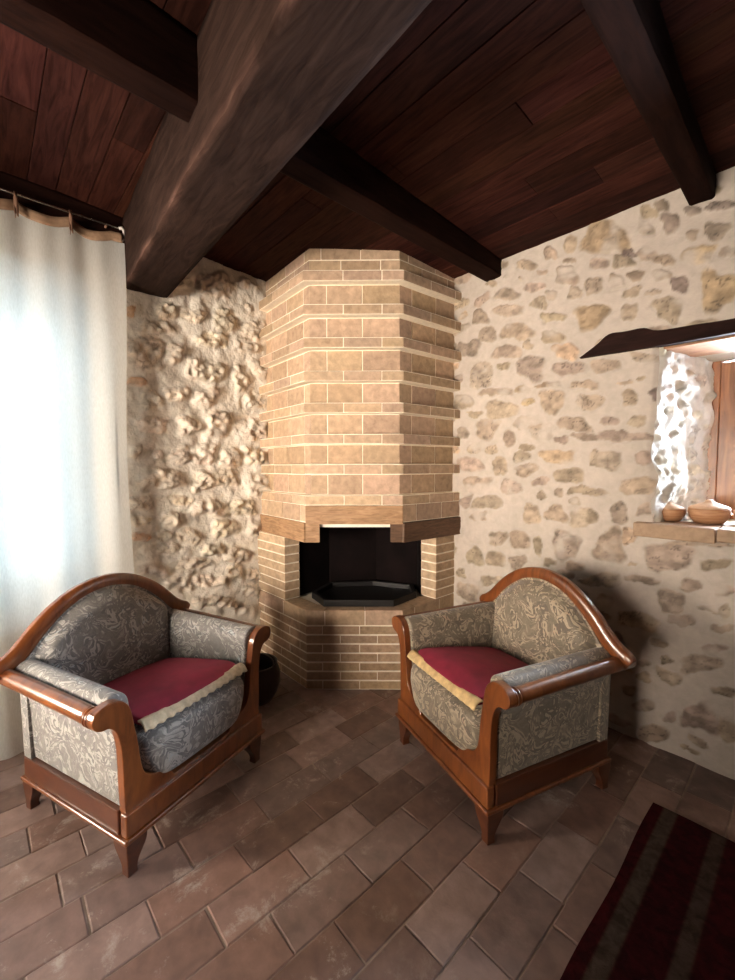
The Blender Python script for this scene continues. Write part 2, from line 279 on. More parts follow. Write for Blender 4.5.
# ------------------------------------------------------------------ rubble walls
M_stone_r = vcol('rubble_pale', .9, 22, .35, .005, .90, 1.07, .15, 90)
M_stone_l = vcol('rubble_rough', .92, 30, .7, .008, .88, 1.08, .15, 60)
M_plaster = plain('old_plaster', (.50, .42, .34), .9, var=.08, nscale=5, bump=.3)
def fill_stones(lst, u0, u1, z0, z1, n, rng, holes=()):
    out = list(lst)
    cc = [(a[0], a[1], abs(a[2]) + abs(a[4]) * .5, abs(a[5]) + abs(a[3]) * .5) for a in out]
    for _ in range(n):
        w = rng.uniform(.03, .11); h = w * rng.uniform(.38, .75); u = rng.uniform(u0, u1); z = rng.uniform(z0, z1)
        if any(abs(u - a) < (w + c) * 1.0 + .012 and abs(z - b) < (h + d) * 1.0 + .012 for a, b, c, d in cc): continue
        if any(a - w * .6 < u < b + w * .6 and c - h * .6 < z < d + h * .6 for a, b, c, d in holes): continue
        t = rng.uniform(-.2, .2)
        out.append([u, z, w, w * t * .5, -h * t * .5, h, 0 if rng.random() < .85 else 1]); cc.append((u, z, w, h))
    return out
def rubble(U, Z, stones, seed, amp, rough, mort, scol, rngseed):
    """height and colour fields of a mortared rubble wall"""
    rng = random.Random(rngseed)
    H = (fbm(U * 2.2, Z * 2.2, seed) - .5) * mort[3] + (fbm(U * 14, Z * 14, seed + 3, 4) - .5) * mort[4]
    base = np.array(mort[:3])
    t = fbm(U * 3.1, Z * 3.1, seed + 9)
    C = base * (0.90 + .2 * t[..., None]) * np.array([1, 1, 1])
    wu = (fbm(U * 13, Z * 13, seed + 21, 3) - .5) * .036; wz = (fbm(U * 13, Z * 13, seed + 31, 3) - .5) * .036
    wu = wu + (fbm(U * 38, Z * 38, seed + 23, 2) - .5) * .014; wz = wz + (fbm(U * 38, Z * 38, seed + 33, 2) - .5) * .014
    us = U[:, 0]; zs = Z[0, :]
    for st in stones:
        cu, cz, au, az, bu, bz, kind = st
        R = (abs(au) + abs(bu)) * 1.45 + .02; Rz = (abs(az) + abs(bz)) * 1.45 + .02
        i0, i1 = np.searchsorted(us, [cu - R, cu + R]); j0, j1 = np.searchsorted(zs, [cz - Rz, cz + Rz])
        if i1 - i0 < 2 or j1 - j0 < 2: rng.random(); continue
        sl = (slice(i0, i1), slice(j0, j1))
        u = U[sl] - cu + wu[sl]; z = Z[sl] - cz + wz[sl]
        det = au * bz - az * bu
        p = (u * bz - z * bu) / det; q = (-u * az + z * au) / det
        e = rng.uniform(2.2, 3.6); ex = rng.uniform(-.25, .25); ey = rng.uniform(-.2, .2)
        p2 = p * (1 + ex * q); q2 = q * (1 + ey * p)
        r = (np.abs(p2) ** e + np.abs(q2) ** e) ** (1 / e)
        th = np.arctan2(q, p); r = r * (1 + rng.uniform(.03, .13) * np.sin(2 * th + rng.uniform(0, 6.28)) + rng.uniform(.03, .12) * np.sin(3 * th + rng.uniform(0, 6.28)) + rng.uniform(0, .06) * np.sin(5 * th + rng.uniform(0, 6.28)))
        mk = sstep(MW[0], MW[1], r); ring = np.exp(-((r - 1.0) / .10) ** 2)
        hs = rng.uniform(.5, 1.15) * amp
        til = rng.uniform(-.5, .5) * p + rng.uniform(-.5, .4) * q
        k = rng.randrange(1000)
        face = (fbm(U[sl] * 26, Z[sl] * 34, seed + k, 4) - .5) * rough * 2 + np.abs(fbm(U[sl] * 11, Z[sl] * 15, seed + k + 5, 3) - .5) * -rough * 2.2
        H[sl] = H[sl] * (1 - .5 * mk) + mk * (hs * (1 + .35 * til) * (1 - .25 * np.clip(r, 0, 1) ** 2) + face) - ring * amp * CREV * np.clip(.35 + .9 * np.sin(th + rng.uniform(0, 6.28)), 0, 1.2) * rng.uniform(.3, 1)
        c = np.array(scol[kind]) * rng.uniform(.82, 1.2)
        c = c * np.array([1, rng.uniform(.96, 1.03), rng.uniform(.9, 1.06)])
        v = fbm(U[sl] * 24, Z[sl] * 30, seed + k + 77, 4)[..., None]
        v = np.clip(.5 + (v - .5) * 2.0, 0, 1)
        smear = sstep(.62, .80, fbm(U[sl] * 6, Z[sl] * 6, seed + k + 99, 3))[..., None] * .9
        a = (sstep(1.14, .86, r)[..., None] * (1 - smear)) * SMEAR
        vein = sstep(.022, .006, np.abs(fbm(U[sl] * 15, Z[sl] * 19, seed + k + 55, 4) - .5))[..., None] * rng.uniform(.1, .6)
        C[sl] = C[sl] * (1 - a) + c * (.62 + .76 * v) * (1 - vein) * a
    return H, C
def axis(segs):
    out = []
    for a, b, st in segs:
        n = max(1, int(round((b - a) / st))); out += list(np.linspace(a, b, n, endpoint=False))
    out.append(segs[-1][1]); return np.array(out)

SMEAR = .9; CREV = .75; MW = (1.08, .90)
# right wall (plane y = RY) with the deep window
WX0, WX1, WZ0, WZ1 = -.61, .50, 1.195, 2.125
WB = 3.22; WBX0, WBX1 = -.444, .36
wall_col_r = {0: (.335, .258, .195), 1: (.39, .28, .18), 2: (.26, .20, .165), 3: (.5, .25, .1)}
mort_r = (.50, .43, .372, .026, .009)
rng = random.Random(5)
rs = fill_stones(RS, -2.2, 2.2, .03, 2.88, 2600, rng, [(WX0, WX1, WZ0, WZ1)])
us = axis([(LX - .3, -1.95, .08), (-1.95, WX0, .0072), (WX0, -.05, .0072), (-.05, WX1, .05), (WX1, BX, .05)])
zs = axis([(0, WZ0, .008), (WZ0, WZ1, .008), (WZ1, 3.0, .008)])
U, Z = np.meshgrid(us, zs, indexing='ij')
Hh, Cc = rubble(U, Z, rs, 3, .012, .008, mort_r, wall_col_r, 11)
d = np.maximum(np.maximum(WX0 - U, U - WX1), np.maximum(WZ0 - Z, Z - WZ1))
Hh = Hh * sstep(0, .02, d) - .012 * (1 - sstep(0, .03, d))
def edge_shift(z): return (fbm(z * 7, z * 0 + 2.5, 5, 3) - .5) * .075 * sstep(WZ0 - .01, WZ0 + .12, z) * sstep(WZ1 + .01, WZ1 - .12, z)
XS = edge_shift(Z) * np.clip(1 - np.abs(U - WX0) / .10, 0, 1)
P = np.stack([U + XS, RY - Hh, Z], -1)
cu = (us[:-1] + us[1:]) / 2; cz = (zs[:-1] + zs[1:]) / 2
keep = ~((cu[:, None] > WX0) & (cu[:, None] < WX1) & (cz[None] > WZ0) & (cz[None] < WZ1))
mb = MB(); mb.grid(P, Cc, flip=False, keep=keep)
# splayed reveals (left, right) and head, rendered in rough white lime
def reveal(p0, p1, z0, z1, seed):
    L = math.hypot(p1[0] - p0[0], p1[1] - p0[1]); n = int(L / .012); m = int((z1 - z0) / .012)
    t = np.linspace(0, 1, n + 1); zz = np.linspace(z0, z1, m + 1); T, ZZ = np.meshgrid(t, zz, indexing='ij')
    sts = fill_stones([], 0, L, z0, z1, 500, random.Random(seed))
    h, c = rubble(T * L, ZZ, sts, seed, .016, .026, (.62, .59, .54, .05, .04), {k: (.54, .49, .42) for k in range(4)}, seed)
    h = h * sstep(0, .05, T) - .0 * T; YS = .012 * (1 - sstep(0, .05, T))
    nx, ny = (p1[1] - p0[1]) / L, -(p1[0] - p0[0]) / L
    X = p0[0] + (p1[0] - p0[0]) * T + nx * h; Y = p0[1] + (p1[1] - p0[1]) * T + ny * h + YS
    if p0[0] < 0: X = X + edge_shift(ZZ) * (1 - T)
    return np.stack([X, Y, ZZ], -1), c
g, c = reveal((WX0, RY), (WBX0, WB), WZ0 - .02, WZ1 + .02, 31); mb.grid(g, c, flip=False)
g, c = reveal((WX1, RY), (WBX1, WB), WZ0 - .02, WZ1 + .02, 37)
g[..., 0] = 2 * (WX1 + (WBX1 - WX1) * (g[..., 1] - RY) / (WB - RY)) - g[..., 0]; mb.grid(g, c, flip=True)
mb.add([(WX0 - .02, RY, WZ1 + .0), (WX1 + .02, RY, WZ1 + .0), (WBX1 + .02, WB, WZ1 - .03), (WBX0 - .02, WB, WZ1 - .03)], [(0, 1, 2, 3)], (.5, .45, .38))
mb.add([(WX0 - .02, RY, WZ0 - .012), (WX1 + .02, RY, WZ0 - .012), (WBX1 + .02, WB, WZ0 - .012), (WBX0 - .02, WB, WZ0 - .012)], [(3, 2, 1, 0)], (.5, .45, .38))
# outer face around the window keeps daylight out of the wall
for a, b in (((LX - .4, WB, 0), (WBX0 - .01, WB + .03, 3.1)), ((WBX1 + .01, WB, 0), (BX, WB + .03, 3.1)),
             ((WBX0 - .01, WB, 0), (WBX1 + .01, WB + .03, WZ0 - .02)), ((WBX0 - .01, WB, WZ1 - .02), (WBX1 + .01, WB + .03, 3.1))):
    mb.box(a, b, (.45, .4, .33))
wr = struct(mb.build('wall_right', M_stone_r)); wr['label'] = 'rubble stone wall with pale mortar and deep window'

# left wall (plane x = LX), heavy relief
DY0, DY1, DZ0, DZ1 = -.85, .50, .72, 2.50
VY0, VY1, VZ0, VZ1 = FILL_WIN_SIDE
wall_col_l = {0: (.60, .49, .38), 1: (.64, .50, .36), 2: (.45, .35, .26), 3: (.62, .30, .12)}
CREV = .35; SMEAR = .65; MW = (1.28, .66)
rng = random.Random(15)
ls = fill_stones(LS, -2.5, 2.5, .03, 2.88, 1500, rng, [(DY0, DY1, DZ0, DZ1)])
us = axis([(BY, VY0, .08), (VY0, VY1, .08), (VY1, DY0, .08), (DY0, DY1, .08), (DY1, .62, .02), (.62, 1.75, .0085), (1.75, RY + .3, .08)])
zs = axis([(0, .42, .05), (.42, VZ0, .0095), (VZ0, DZ0, .0095), (DZ0, VZ1, .0095), (VZ1, DZ1, .0095), (DZ1, 3.0, .0095)])
U, Z = np.meshgrid(us, zs, indexing='ij')
Hh, Cc = rubble(U, Z, ls, 41, .036, .030, (.74, .67, .58, .065, .036), wall_col_l, 12)
d = np.maximum(np.maximum(DY0 - U, U - DY1), np.maximum(DZ0 - Z, Z - DZ1))
Hh = Hh * sstep(0, .05, d)
P = np.stack([LX + Hh, U, Z], -1)
cu = (us[:-1] + us[1:]) / 2; cz = (zs[:-1] + zs[1:]) / 2
keep = ~(((cu[:, None] > DY0) & (cu[:, None] < DY1) & (cz[None] > DZ0) & (cz[None] < DZ1)) | ((cu[:, None] > VY0) & (cu[:, None] < VY1) & (cz[None] > VZ0) & (cz[None] < VZ1)))
mb = MB(); mb.grid(P, Cc, flip=False, keep=keep)
OX = LX - .35
for a, b in (((OX, DY0 - .05, DZ0), (LX, DY0, DZ1)), ((OX, DY1, DZ0), (LX, DY1 + .05, DZ1)),
             ((OX, DY0 - .05, DZ0 - .05), (LX, DY1 + .05, DZ0)), ((OX, DY0 - .05, DZ1), (LX, DY1 + .05, DZ1 + .05)),
             ((OX, VY0 - .05, VZ0), (LX, VY0, VZ1)), ((OX, VY1, VZ0), (LX, VY1 + .05, VZ1)), ((OX, VY0 - .05, VZ0 - .05), (LX, VY1 + .05, VZ0)), ((OX, VY0 - .05, VZ1), (LX, VY1 + .05, VZ1 + .05)),
             ((OX - .03, BY - .1, 0), (OX, VY0 - .02, 3.1)), ((OX - .03, VY1 + .02, 0), (OX, DY0 - .04, 3.1)), ((OX - .03, VY0 - .05, 0), (OX, VY1 + .05, VZ0 - .02)), ((OX - .03, VY0 - .05, VZ1 + .02), (OX, VY1 + .05, 3.1)),
              ((OX - .03, DY1 + .04, 0), (OX, RY + .6, 3.1)),
             ((OX - .03, DY0 - .05, 0), (OX, DY1 + .05, DZ0 - .02)), ((OX - .03, DY0 - .05, DZ1 + .02), (OX, DY1 + .05, 3.1))):
    mb.box(a, b, (.6, .53, .44))
wl = struct(mb.build('wall_left', M_stone_l)); wl['label'] = 'roughly plastered rubble stone wall beside the curtain'

# walls behind the camera, coloured dark to cut bounced light
M_back = plain('back_wall_dark', BACKCOL, .9, var=.06, nscale=3, bump=.3)
VY0, VY1, VZ0, VZ1 = FILL_WIN_SIDE
mb = MB()
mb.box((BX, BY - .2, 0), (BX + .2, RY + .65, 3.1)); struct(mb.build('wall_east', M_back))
mb = MB()
SX0, SX1, SZ0, SZ1 = FILL_WIN_SOUTH
for a, b in (((LX - .4, BY - .3, 0), (SX0, BY, 3.1)), ((SX1, BY - .3, 0), (BX, BY, 3.1)),
             ((SX0, BY - .3, 0), (SX1, BY, SZ0)), ((SX0, BY - .3, SZ1), (SX1, BY, 3.1))): mb.box(a, b)
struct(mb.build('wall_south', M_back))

# ------------------------------------------------------------------ windows
M_glass = bpy.data.materials.new('window_glass'); M_glass.use_nodes = True
nt = M_glass.node_tree; nt.nodes.clear()
o_ = nt.nodes.new('ShaderNodeOutputMaterial'); t_ = nt.nodes.new('ShaderNodeBsdfTransparent'); g_ = nt.nodes.new('ShaderNodeBsdfGlossy')
g_.inputs['Roughness'].default_value = .03; f_ = nt.nodes.new('ShaderNodeFresnel'); x_ = nt.nodes.new('ShaderNodeMixShader')
nt.links.new(f_.outputs[0], x_.inputs[0]); nt.links.new(t_.outputs[0], x_.inputs[1]); nt.links.new(g_.outputs[0], x_.inputs[2])
nt.links.new(x_.outputs[0], o_.inputs['Surface'])
M_winwood = wood('window_wood', (.16, .055, .018), (.36, .14, .05), .4, (14, 14, 2), .2)
def window(name, origin, ax, w, z0, z1, leaves=2, fr=.07):
    """ax 'x': opening runs along x from origin; ax 'y': along y"""
    root = struct(empty(name, (origin[0], origin[1], z0)))
    def bx(m, u0, u1, v0, v1, t0, t1):
        if ax == 'x': m.box((u0, t0, v0), (u1, t1, v1))
        else: m.box((t0, u0, v0), (t1, u1, v1))
    H = z1 - z0; m = MB()
    bx(m, 0, .05, 0, H, -.04, .04); bx(m, w - .05, w, 0, H, -.04, .04); bx(m, .05, w - .05, 0, .05, -.04, .04); bx(m, .05, w - .05, H - .05, H, -.04, .04)
    m.build('window_frame', M_winwood, root, bevel=.004)
    lw = (w - .1) / leaves
    for k in range(leaves):
        a = .05 + k * lw - .002 * (k == 0); b = .05 + (k + 1) * lw; m = MB()
        bx(m, a, a + fr, .055, H - .055, -.03, .02); bx(m, b - fr, b, .055, H - .055, -.03, .02)
        bx(m, a + fr, b - fr, .055, .055 + fr, -.03, .02); bx(m, a + fr, b - fr, H - .055 - fr, H - .055, -.03, .02)
        bx(m, a + fr, b - fr, H * .5 - .015, H * .5 + .015, -.02, .012)
        s_ = m.build('window_sash', M_winwood, root, bevel=.004)
        m = MB(); bx(m, a + fr - .005, b - fr + .005, .055 + fr - .005, H - .05 - fr, -.006, -.002); m.build('window_pane', M_glass, s_)
    return root
w1 = window('window_1', (OX + .06, DY0), 'y', DY1 - DY0, DZ0, DZ1); w1['label'] = 'tall window hidden behind the sheer white curtain'
w2 = window('window_2', (WBX0 - .035, WB - .05), 'x', WBX1 - WBX0 + .07, WZ0 - .02, WZ1 + .02, fr=.09); w2['label'] = 'small brown wooden window in the deep stone recess'
w3 = window('window_added_side', (OX + .06, VY0), 'y', VY1 - VY0, VZ0, VZ1, fr=.05)  # added out of view, so side fill can enter the room

window('window_added_south', (SX0, BY - .2), 'x', SX1 - SX0, SZ0, SZ1, fr=.05)  # added behind the camera as the opening for the south fill lights

# ------------------------------------------------------------------ floor
M_floor = vcol('terracotta_tiles', .44, 14, .35, .003, .72, 1.2, .45, 45, rvar=.13)
# pale lime scuffs worn into the tiles
nt = M_floor.node_tree; b = nt.nodes['Principled BSDF']
src = b.inputs['Base Color'].links[0].from_socket
n = _noise(nt, 7, 10, .35, .80); r = _ramp(nt, n.outputs['Fac'], [(.55, (0, 0, 0)), (.66, (.8,) * 3)])
n2 = _noise(nt, 1.3, 3, .5); r2 = _ramp(nt, n2.outputs['Fac'], [(.42, (.15,) * 3), (.6, (1,) * 3)])
f = _mix(nt, 1.0, r.outputs['Color'], r2.outputs['Color'], 'MULTIPLY')
nt.links.new(_mix(nt, f, src, (.50, .43, .37)), b.inputs['Base Color'])
mb = MB(); rng = random.Random(21)
mb.box((LX - .1, BY - .05, -.06), (BX + .1, RY + .05, -.004), (.30, .22, .17))
OFF = {0: .20, 1: .36, 2: .18, 3: .655 - .325, 4: .80 - .65, 5: .965 - .65, 6: 1.09 - .975}
k = 0
x0 = -1.705
for row in range(-8, 25):
    xa = x0 + row * .165 + (-.0 if row else 0); xb = xa + .165
    if xb < LX - .05 or xa > BX: continue
    yo = OFF.get(row, rng.uniform(0, .32)); y = yo - .325 * 12
    while y < RY:
        ya, yb = y, y + .325; y = yb
        if yb < BY - .05: continue
        if ya > RY: break
        g = rng.uniform(.0008, .0024); t = rng.random()
        col = np.array((.165, .096, .074)) * (1 - t) + np.array((.195, .138, .122)) * t
        col = col * rng.uniform(.68, 1.30) * 1.38
        xs_ = [xa + g, xb - g - rng.uniform(0, .003)]; ys_ = [max(ya, BY) + g, min(yb, RY + .03) - g - rng.uniform(0, .0015)]
        if ys_[1] - ys_[0] < .02: continue
        zc = [rng.uniform(-.0012, .0016) for _ in range(4)]; bv = .0045
        j = [rng.uniform(-.0025, .0025) for _ in range(8)]
        q = [(xs_[0] + j[0], ys_[0] + j[1]), (xs_[1] + j[2], ys_[0] + j[3]), (xs_[1] + j[4], ys_[1] + j[5]), (xs_[0] + j[6], ys_[1] + j[7])]
        cx, cy = sum(p[0] for p in q) / 4, sum(p[1] for p in q) / 4
        inn = [(p[0] + (bv if p[0] < cx else -bv), p[1] + (bv if p[1] < cy else -bv)) for p in q]
        vs = [(p[0], p[1], -.03) for p in q] + [(p[0], p[1], -.0025 + zc[i]) for i, p in enumerate(q)] + [(p[0], p[1], zc[i]) for i, p in enumerate(inn)]
        fs = [(8, 9, 10, 11)] + [(i, (i + 1) % 4, 4 + (i + 1) % 4, 4 + i) for i in range(4)] + [(4 + i, 4 + (i + 1) % 4, 8 + (i + 1) % 4, 8 + i) for i in range(4)]
        mb.add(vs, fs, tuple(col))
fl = struct(mb.build('floor', M_floor)); fl['label'] = 'worn terracotta tile floor laid in staggered rows'

# ------------------------------------------------------------------ ceiling
M_plank = wood('ceiling_plank_wood', (.018, .0048, .0034), (.066, .0215, .0145), .7, (2.2, 20, 20), 0, .35, (.3, .7), .06, attr=True)
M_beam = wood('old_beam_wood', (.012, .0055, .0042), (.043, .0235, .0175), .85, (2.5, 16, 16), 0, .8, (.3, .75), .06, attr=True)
M_rafter = wood('dark_rafter_wood', (.008, .0026, .0018), (.022, .0078, .005), .85, (16, 2.5, 16), 0, .5, (.3, .75), .05)
mb = MB(); rng = random.Random(3); y = BY - .1
mb.box((LX - .4, BY - .2, 3.06), (BX + .2, RY + .7, 3.12), (.3, .25, .2))
while y < RY + .1:
    w = rng.uniform(.12, .155); x = LX - .35 - rng.uniform(0, 1.5)
    while x < BX:
        L = rng.uniform(1.5, 2.6); t = rng.uniform(.55, 1.35)
        z = ceil_z(y + w / 2); dz = rng.uniform(0, .004)
        xa, xb = max(x, LX - .3), min(x + L - .002, BX + .1)
        if xb - xa > .02:
            col = (t, t * rng.uniform(.88, 1.05), t * rng.uniform(.8, 1.1))
            q = [(xa, y + .0015), (xb, y + .0015), (xb, y + w - .0015), (xa, y + w - .0015)]
            mb.add([(a, b_, ceil_z(b_) + dz) for a, b_ in q] + [(a, b_, ceil_z(b_) + .028) for a, b_ in q],
                   [(3, 2, 1, 0), (4, 5, 6, 7), (0, 1, 5, 4), (1, 2, 6, 5), (2, 3, 7, 6), (3, 0, 4, 7)], col)
        x += L
    y += w
ce = struct(mb.build('ceiling', M_plank, bevel=.0015, bseg=1)); ce['label'] = 'dark reddish plank ceiling'

def hewn(name, P0, P1, w0, w1, z0, z1fn, mat, seed, amp=.006, n=90, worn=False):
    """a roughly squared timber running from P0 to P1 (plan centre points)"""
    m = MB(); P0 = Vector(P0); P1 = Vector(P1); d = (P1 - P0); L = d.length; d.normalize(); nrm = Vector((-d.y, d.x))
    K = 9; ring = []
    for a in range(K): ring.append((-1 + 2 * a / K, -1))
    for a in range(K): ring.append((1, -1 + 2 * a / K))
    for a in range(K): ring.append((1 - 2 * a / K, 1))
    for a in range(K): ring.append((-1, 1 - 2 * a / K))
    vs = np.zeros((n + 1, len(ring) + 1, 3)); cols = np.ones((n + 1, len(ring) + 1, 3))
    for i in range(n + 1):
        t = i / n; c = P0 + d * L * t; hw = (w0 + (w1 - w0) * t) / 2
        for j in range(len(ring) + 1):
            u, v = ring[j % len(ring)]
            cr = 1 - .03 * (abs(u) > .99 and abs(v) > .99)
            per = (j % len(ring)) / len(ring) * 8
            s1 = float(fbm(np.array(t * L * 3.0), np.array(per * .8 + seed), seed, 3) - .5) * 2
            s2 = float(fbm(np.array(t * L * 11), np.array(per * 2 + seed), seed + 5, 3) - .5) * 2
            disp = amp * (s1 + .6 * s2)
            uu = u * hw * cr + (disp if abs(u) > .5 else 0) * (1 if u > 0 else -1)
            p = c + nrm * uu; top = z1fn(p.y); z = z0 + (v + 1) / 2 * (top - z0)
            if v < .9: z += disp * (1 if v < -.5 else 0) + (.006 if (abs(u) > .99 and v < -.99) else 0)
            vs[i, j] = (p.x, p.y, z)
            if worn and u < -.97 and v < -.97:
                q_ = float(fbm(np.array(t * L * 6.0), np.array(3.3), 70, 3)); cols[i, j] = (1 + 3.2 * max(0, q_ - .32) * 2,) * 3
    m.grid(vs, cols, flip=True)
    for i, fl_ in ((0, False), (n, True)):
        pts = [tuple(vs[i, j]) for j in range(len(ring))]
        m.add(pts, [tuple(range(len(pts)))[::-1] if not fl_ else tuple(range(len(pts)))])
    o = m.build(name, mat)
    return o
c_top = lambda y: ceil_z(y) + .004
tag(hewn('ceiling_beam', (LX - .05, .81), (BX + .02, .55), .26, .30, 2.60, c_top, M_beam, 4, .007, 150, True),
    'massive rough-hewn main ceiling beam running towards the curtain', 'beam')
tag(hewn('ceiling_rafter', (-.455, BY), (-.455, RY + .02), .10, .10, 2.765, c_top, M_rafter, 9, .004, 80),
    'dark rafter meeting the stone wall above the small window', 'rafter', 'rafters under the plank ceiling')
tag(hewn('ceiling_rafter', (-1.60, BY), (-1.575, RY + .02), .125, .125, 2.765, c_top, M_rafter, 12, .004, 80),
    'dark rafter crossing above the main beam towards the fireplace hood', 'rafter', 'rafters under the plank ceiling')
tag(hewn('wall_plate_beam', (LX + .03, BY), (LX + .03, .665), .11, .11, 2.865, c_top, M_rafter, 18, .003, 60),
    'dark timber along the wall head just above the curtain rod', 'beam')

# ------------------------------------------------------------------ fireplace
fp = empty('fireplace', (-2.5, 2.15, 0))
tag(fp, 'corner fireplace of pale brick with a tall stepped hood', 'fireplace')
INV = Vector((2.5, -2.15, 0))
def part(m, name, mat, parent=fp, **k):
    o = m.build(name, mat, parent, **k)
    if parent is fp: o.location = INV
    return o
M_brick = vcol('buff_brick', .85, 26, .8, .004, .74, 1.16, .2, 70)
FA, FB, FC, FD = (-3.0, 1.60), (-2.311, 1.560), (-1.872, 2.031), (-1.825, 2.66)
def off(path, d):
    """offset an open plan path inwards (towards the corner) by d"""
    n = len(path); out = []
    nr = []
    for i in range(n - 1):
        a, b = Vector(path[i]), Vector(path[i + 1]); t = (b - a).normalized(); nr.append(Vector((-t.y, t.x)))
    for i in range(n):
        if i == 0: v = nr[0] * d
        elif i == n - 1: v = nr[-1] * d
        else:
            mid = (nr[i - 1] + nr[i]).normalized(); v = mid * (d / max(.3, mid.dot(nr[i])))
        out.append((path[i][0] + v.x, path[i][1] + v.y))
    return out
MORT = (.84, .74, .59)
def course(m, path, z0, z1, rng, L=.25, ofs=0., T=.06, gap=.005, col=(.43, .30, .205), var=.13, joint=.010):
    """one brick course following the plan path"""
    inner = off(path, T)
    for i in range(len(path) - 1):
        a, b = Vector(path[i]), Vector(path[i + 1]); ai, bi = Vector(inner[i]), Vector(inner[i + 1])
        ln = (b - a).length; s = [0.0]; x = (ofs * L) % L
        while x < ln - .04:
            if x > .04: s.append(x)
            x += L
        s.append(ln)
        for k in range(len(s) - 1):
            u0 = s[k] + (gap / 2 if k > 0 else 0); u1 = s[k + 1] - (gap / 2 if k < len(s) - 2 else 0)
            f0, f1 = u0 / ln, u1 / ln; e = rng.uniform(-.0015, .0015)
            nr = (ai - a).normalized() * e
            q = [a.lerp(b, f0) + nr, a.lerp(b, f1) + nr, ai.lerp(bi, f1), ai.lerp(bi, f0)]
            c = np.array(col) * rng.uniform(1 - var, 1 + var); c = c * np.array([1, rng.uniform(.97, 1.01), rng.uniform(.92, 1.04)])
            h = joint / 2 + rng.uniform(-.0008, .0015)
            m.prism([(p.x, p.y) for p in q], z0 + h, z1 - h, tuple(c))
rng = random.Random(77)
tops = [2.757, 2.545, 2.335, 2.122, 1.917, 1.715, 1.517, 1.313]
LED = .066
ledge = [FA, FB, FC, FD]; rec = off(ledge, .062)
m = MB(); core = MB()
course(m, rec, 2.848, 2.925, rng, .26, .3, .1, joint=.006); course(m, rec, 2.757, 2.848, rng, .26, .8, .1, joint=.006)
for k, t in enumerate(tops):
    course(m, ledge, t - LED, t, rng, .25, .02 if k % 1 == 0 else .5, .11, joint=.007)
    if k < 7: course(m, rec, tops[k + 1], t - LED, rng, .235, .48, .1, joint=.009)
# side faces below the last ledge, bricks on edge down to the timbers
for seg in ((FA, FB), (FC, FD)):
    course(m, list(seg), 1.133, tops[-1] - LED + .004, rng, .25, .5, .11, joint=.007)
hood = part(m, 'hood_brickwork', M_brick, bevel=.0035, bseg=2)
def poly(path): return list(path) + [(FD[0], 2.75), (FA[0], 2.75)]
for z0, z1, p in [(2.757, 2.922, off(rec, .003))] + [(t - LED, t, off(ledge, .003)) for t in tops] + [(tops[k + 1], tops[k] - LED, off(rec, .003)) for k in range(7)]:
    core.prism(poly(p), z0 + .0, z1, MORT)
# side mortar backing below
for a, b in ((FA, FB), (FC, FD)):
    q = off([a, b], .003); q2 = off([a, b], .12)
    core.prism([q[0], q[1], q2[1], q2[0]], 1.133, tops[-1] - LED, MORT)
M_mortar = vcol('lime_mortar', .95, 40, .3, .002, .9, 1.06, .1)
part(core, 'hood_mortar', M_mortar)
# mantel timbers
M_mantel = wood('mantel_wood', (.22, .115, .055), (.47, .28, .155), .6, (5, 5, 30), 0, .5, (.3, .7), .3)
M_mantel_d = wood('mantel_wood_dark', (.07, .035, .02), (.17, .09, .05), .6, (5, 5, 30), 0, .5, (.3, .7), .3)  # darker copy of the mantel wood, used on the right timber
dfc = (Vector(FC) - Vector(FB)).normalized()
def P2(v): return (v[0], v[1])
B0 = Vector(FB); C0 = Vector(FC)
e1 = B0 + dfc * .095; e2 = C0 - dfc * .085
lf = off([FA, FB], -.012); rf = off([FC, FD], -.012)
n1 = (Vector(FB) - Vector(FA)).normalized()
m = MB(); m.prism([lf[0], lf[1], P2(B0 - dfc * .002), P2(e1), P2(e1 + Vector((-.52, .06))), (FA[0], FA[1] + .12)], 1.0, 1.133)
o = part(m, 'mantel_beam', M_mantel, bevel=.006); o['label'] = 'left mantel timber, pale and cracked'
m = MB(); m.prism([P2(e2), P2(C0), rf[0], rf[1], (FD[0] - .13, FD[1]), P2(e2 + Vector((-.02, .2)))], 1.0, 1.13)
o = part(m, 'mantel_beam', M_mantel_d, bevel=.006); o['label'] = 'right mantel timber, darker wood'
q = off([FB, FC], -.004); q2 = off([FB, FC], .12)
m = MB(); m.prism([q[0], q[1], q2[1], q2[0]], 1.122, 1.245)
part(m, 'mantel_beam', M_mantel, bevel=.005)
q = off([FB, FC], .035); q2 = off([FB, FC], .05)
lp = lambda a, b, t: (a[0] + (b[0] - a[0]) * t, a[1] + (b[1] - a[1]) * t)
m = MB(); m.prism([lp(q[0], q[1], .14), lp(q[0], q[1], .87), lp(q2[0], q2[1], .87), lp(q2[0], q2[1], .14)], 1.098, 1.124)
part(m, 'hood_lip', plain('pale_metal_strip', (.75, .68, .58), .5, var=.05))
# base
HB = .547
m = MB(); bp = [(-3.0, 1.563), FB, FC, (-1.868, 2.66)]
course(m, bp, HB - .108, HB, rng, .27, .45, .13, joint=.008)
z = HB - .108; k = 0
while z > .0:
    z0 = max(-.01, z - .0628); course(m, bp, z0, z, rng, .25, (.42, .9)[k % 2], .13, joint=.010, col=(.42, .285, .18)); z = z0; k += 1
    if z <= 0: break
base = part(m, 'hearth_brickwork', M_brick, bevel=.003)
m = MB(); m.prism(poly(off(bp, .003)), 0, HB - .011, MORT); part(m, 'hearth_mortar', M_mortar)
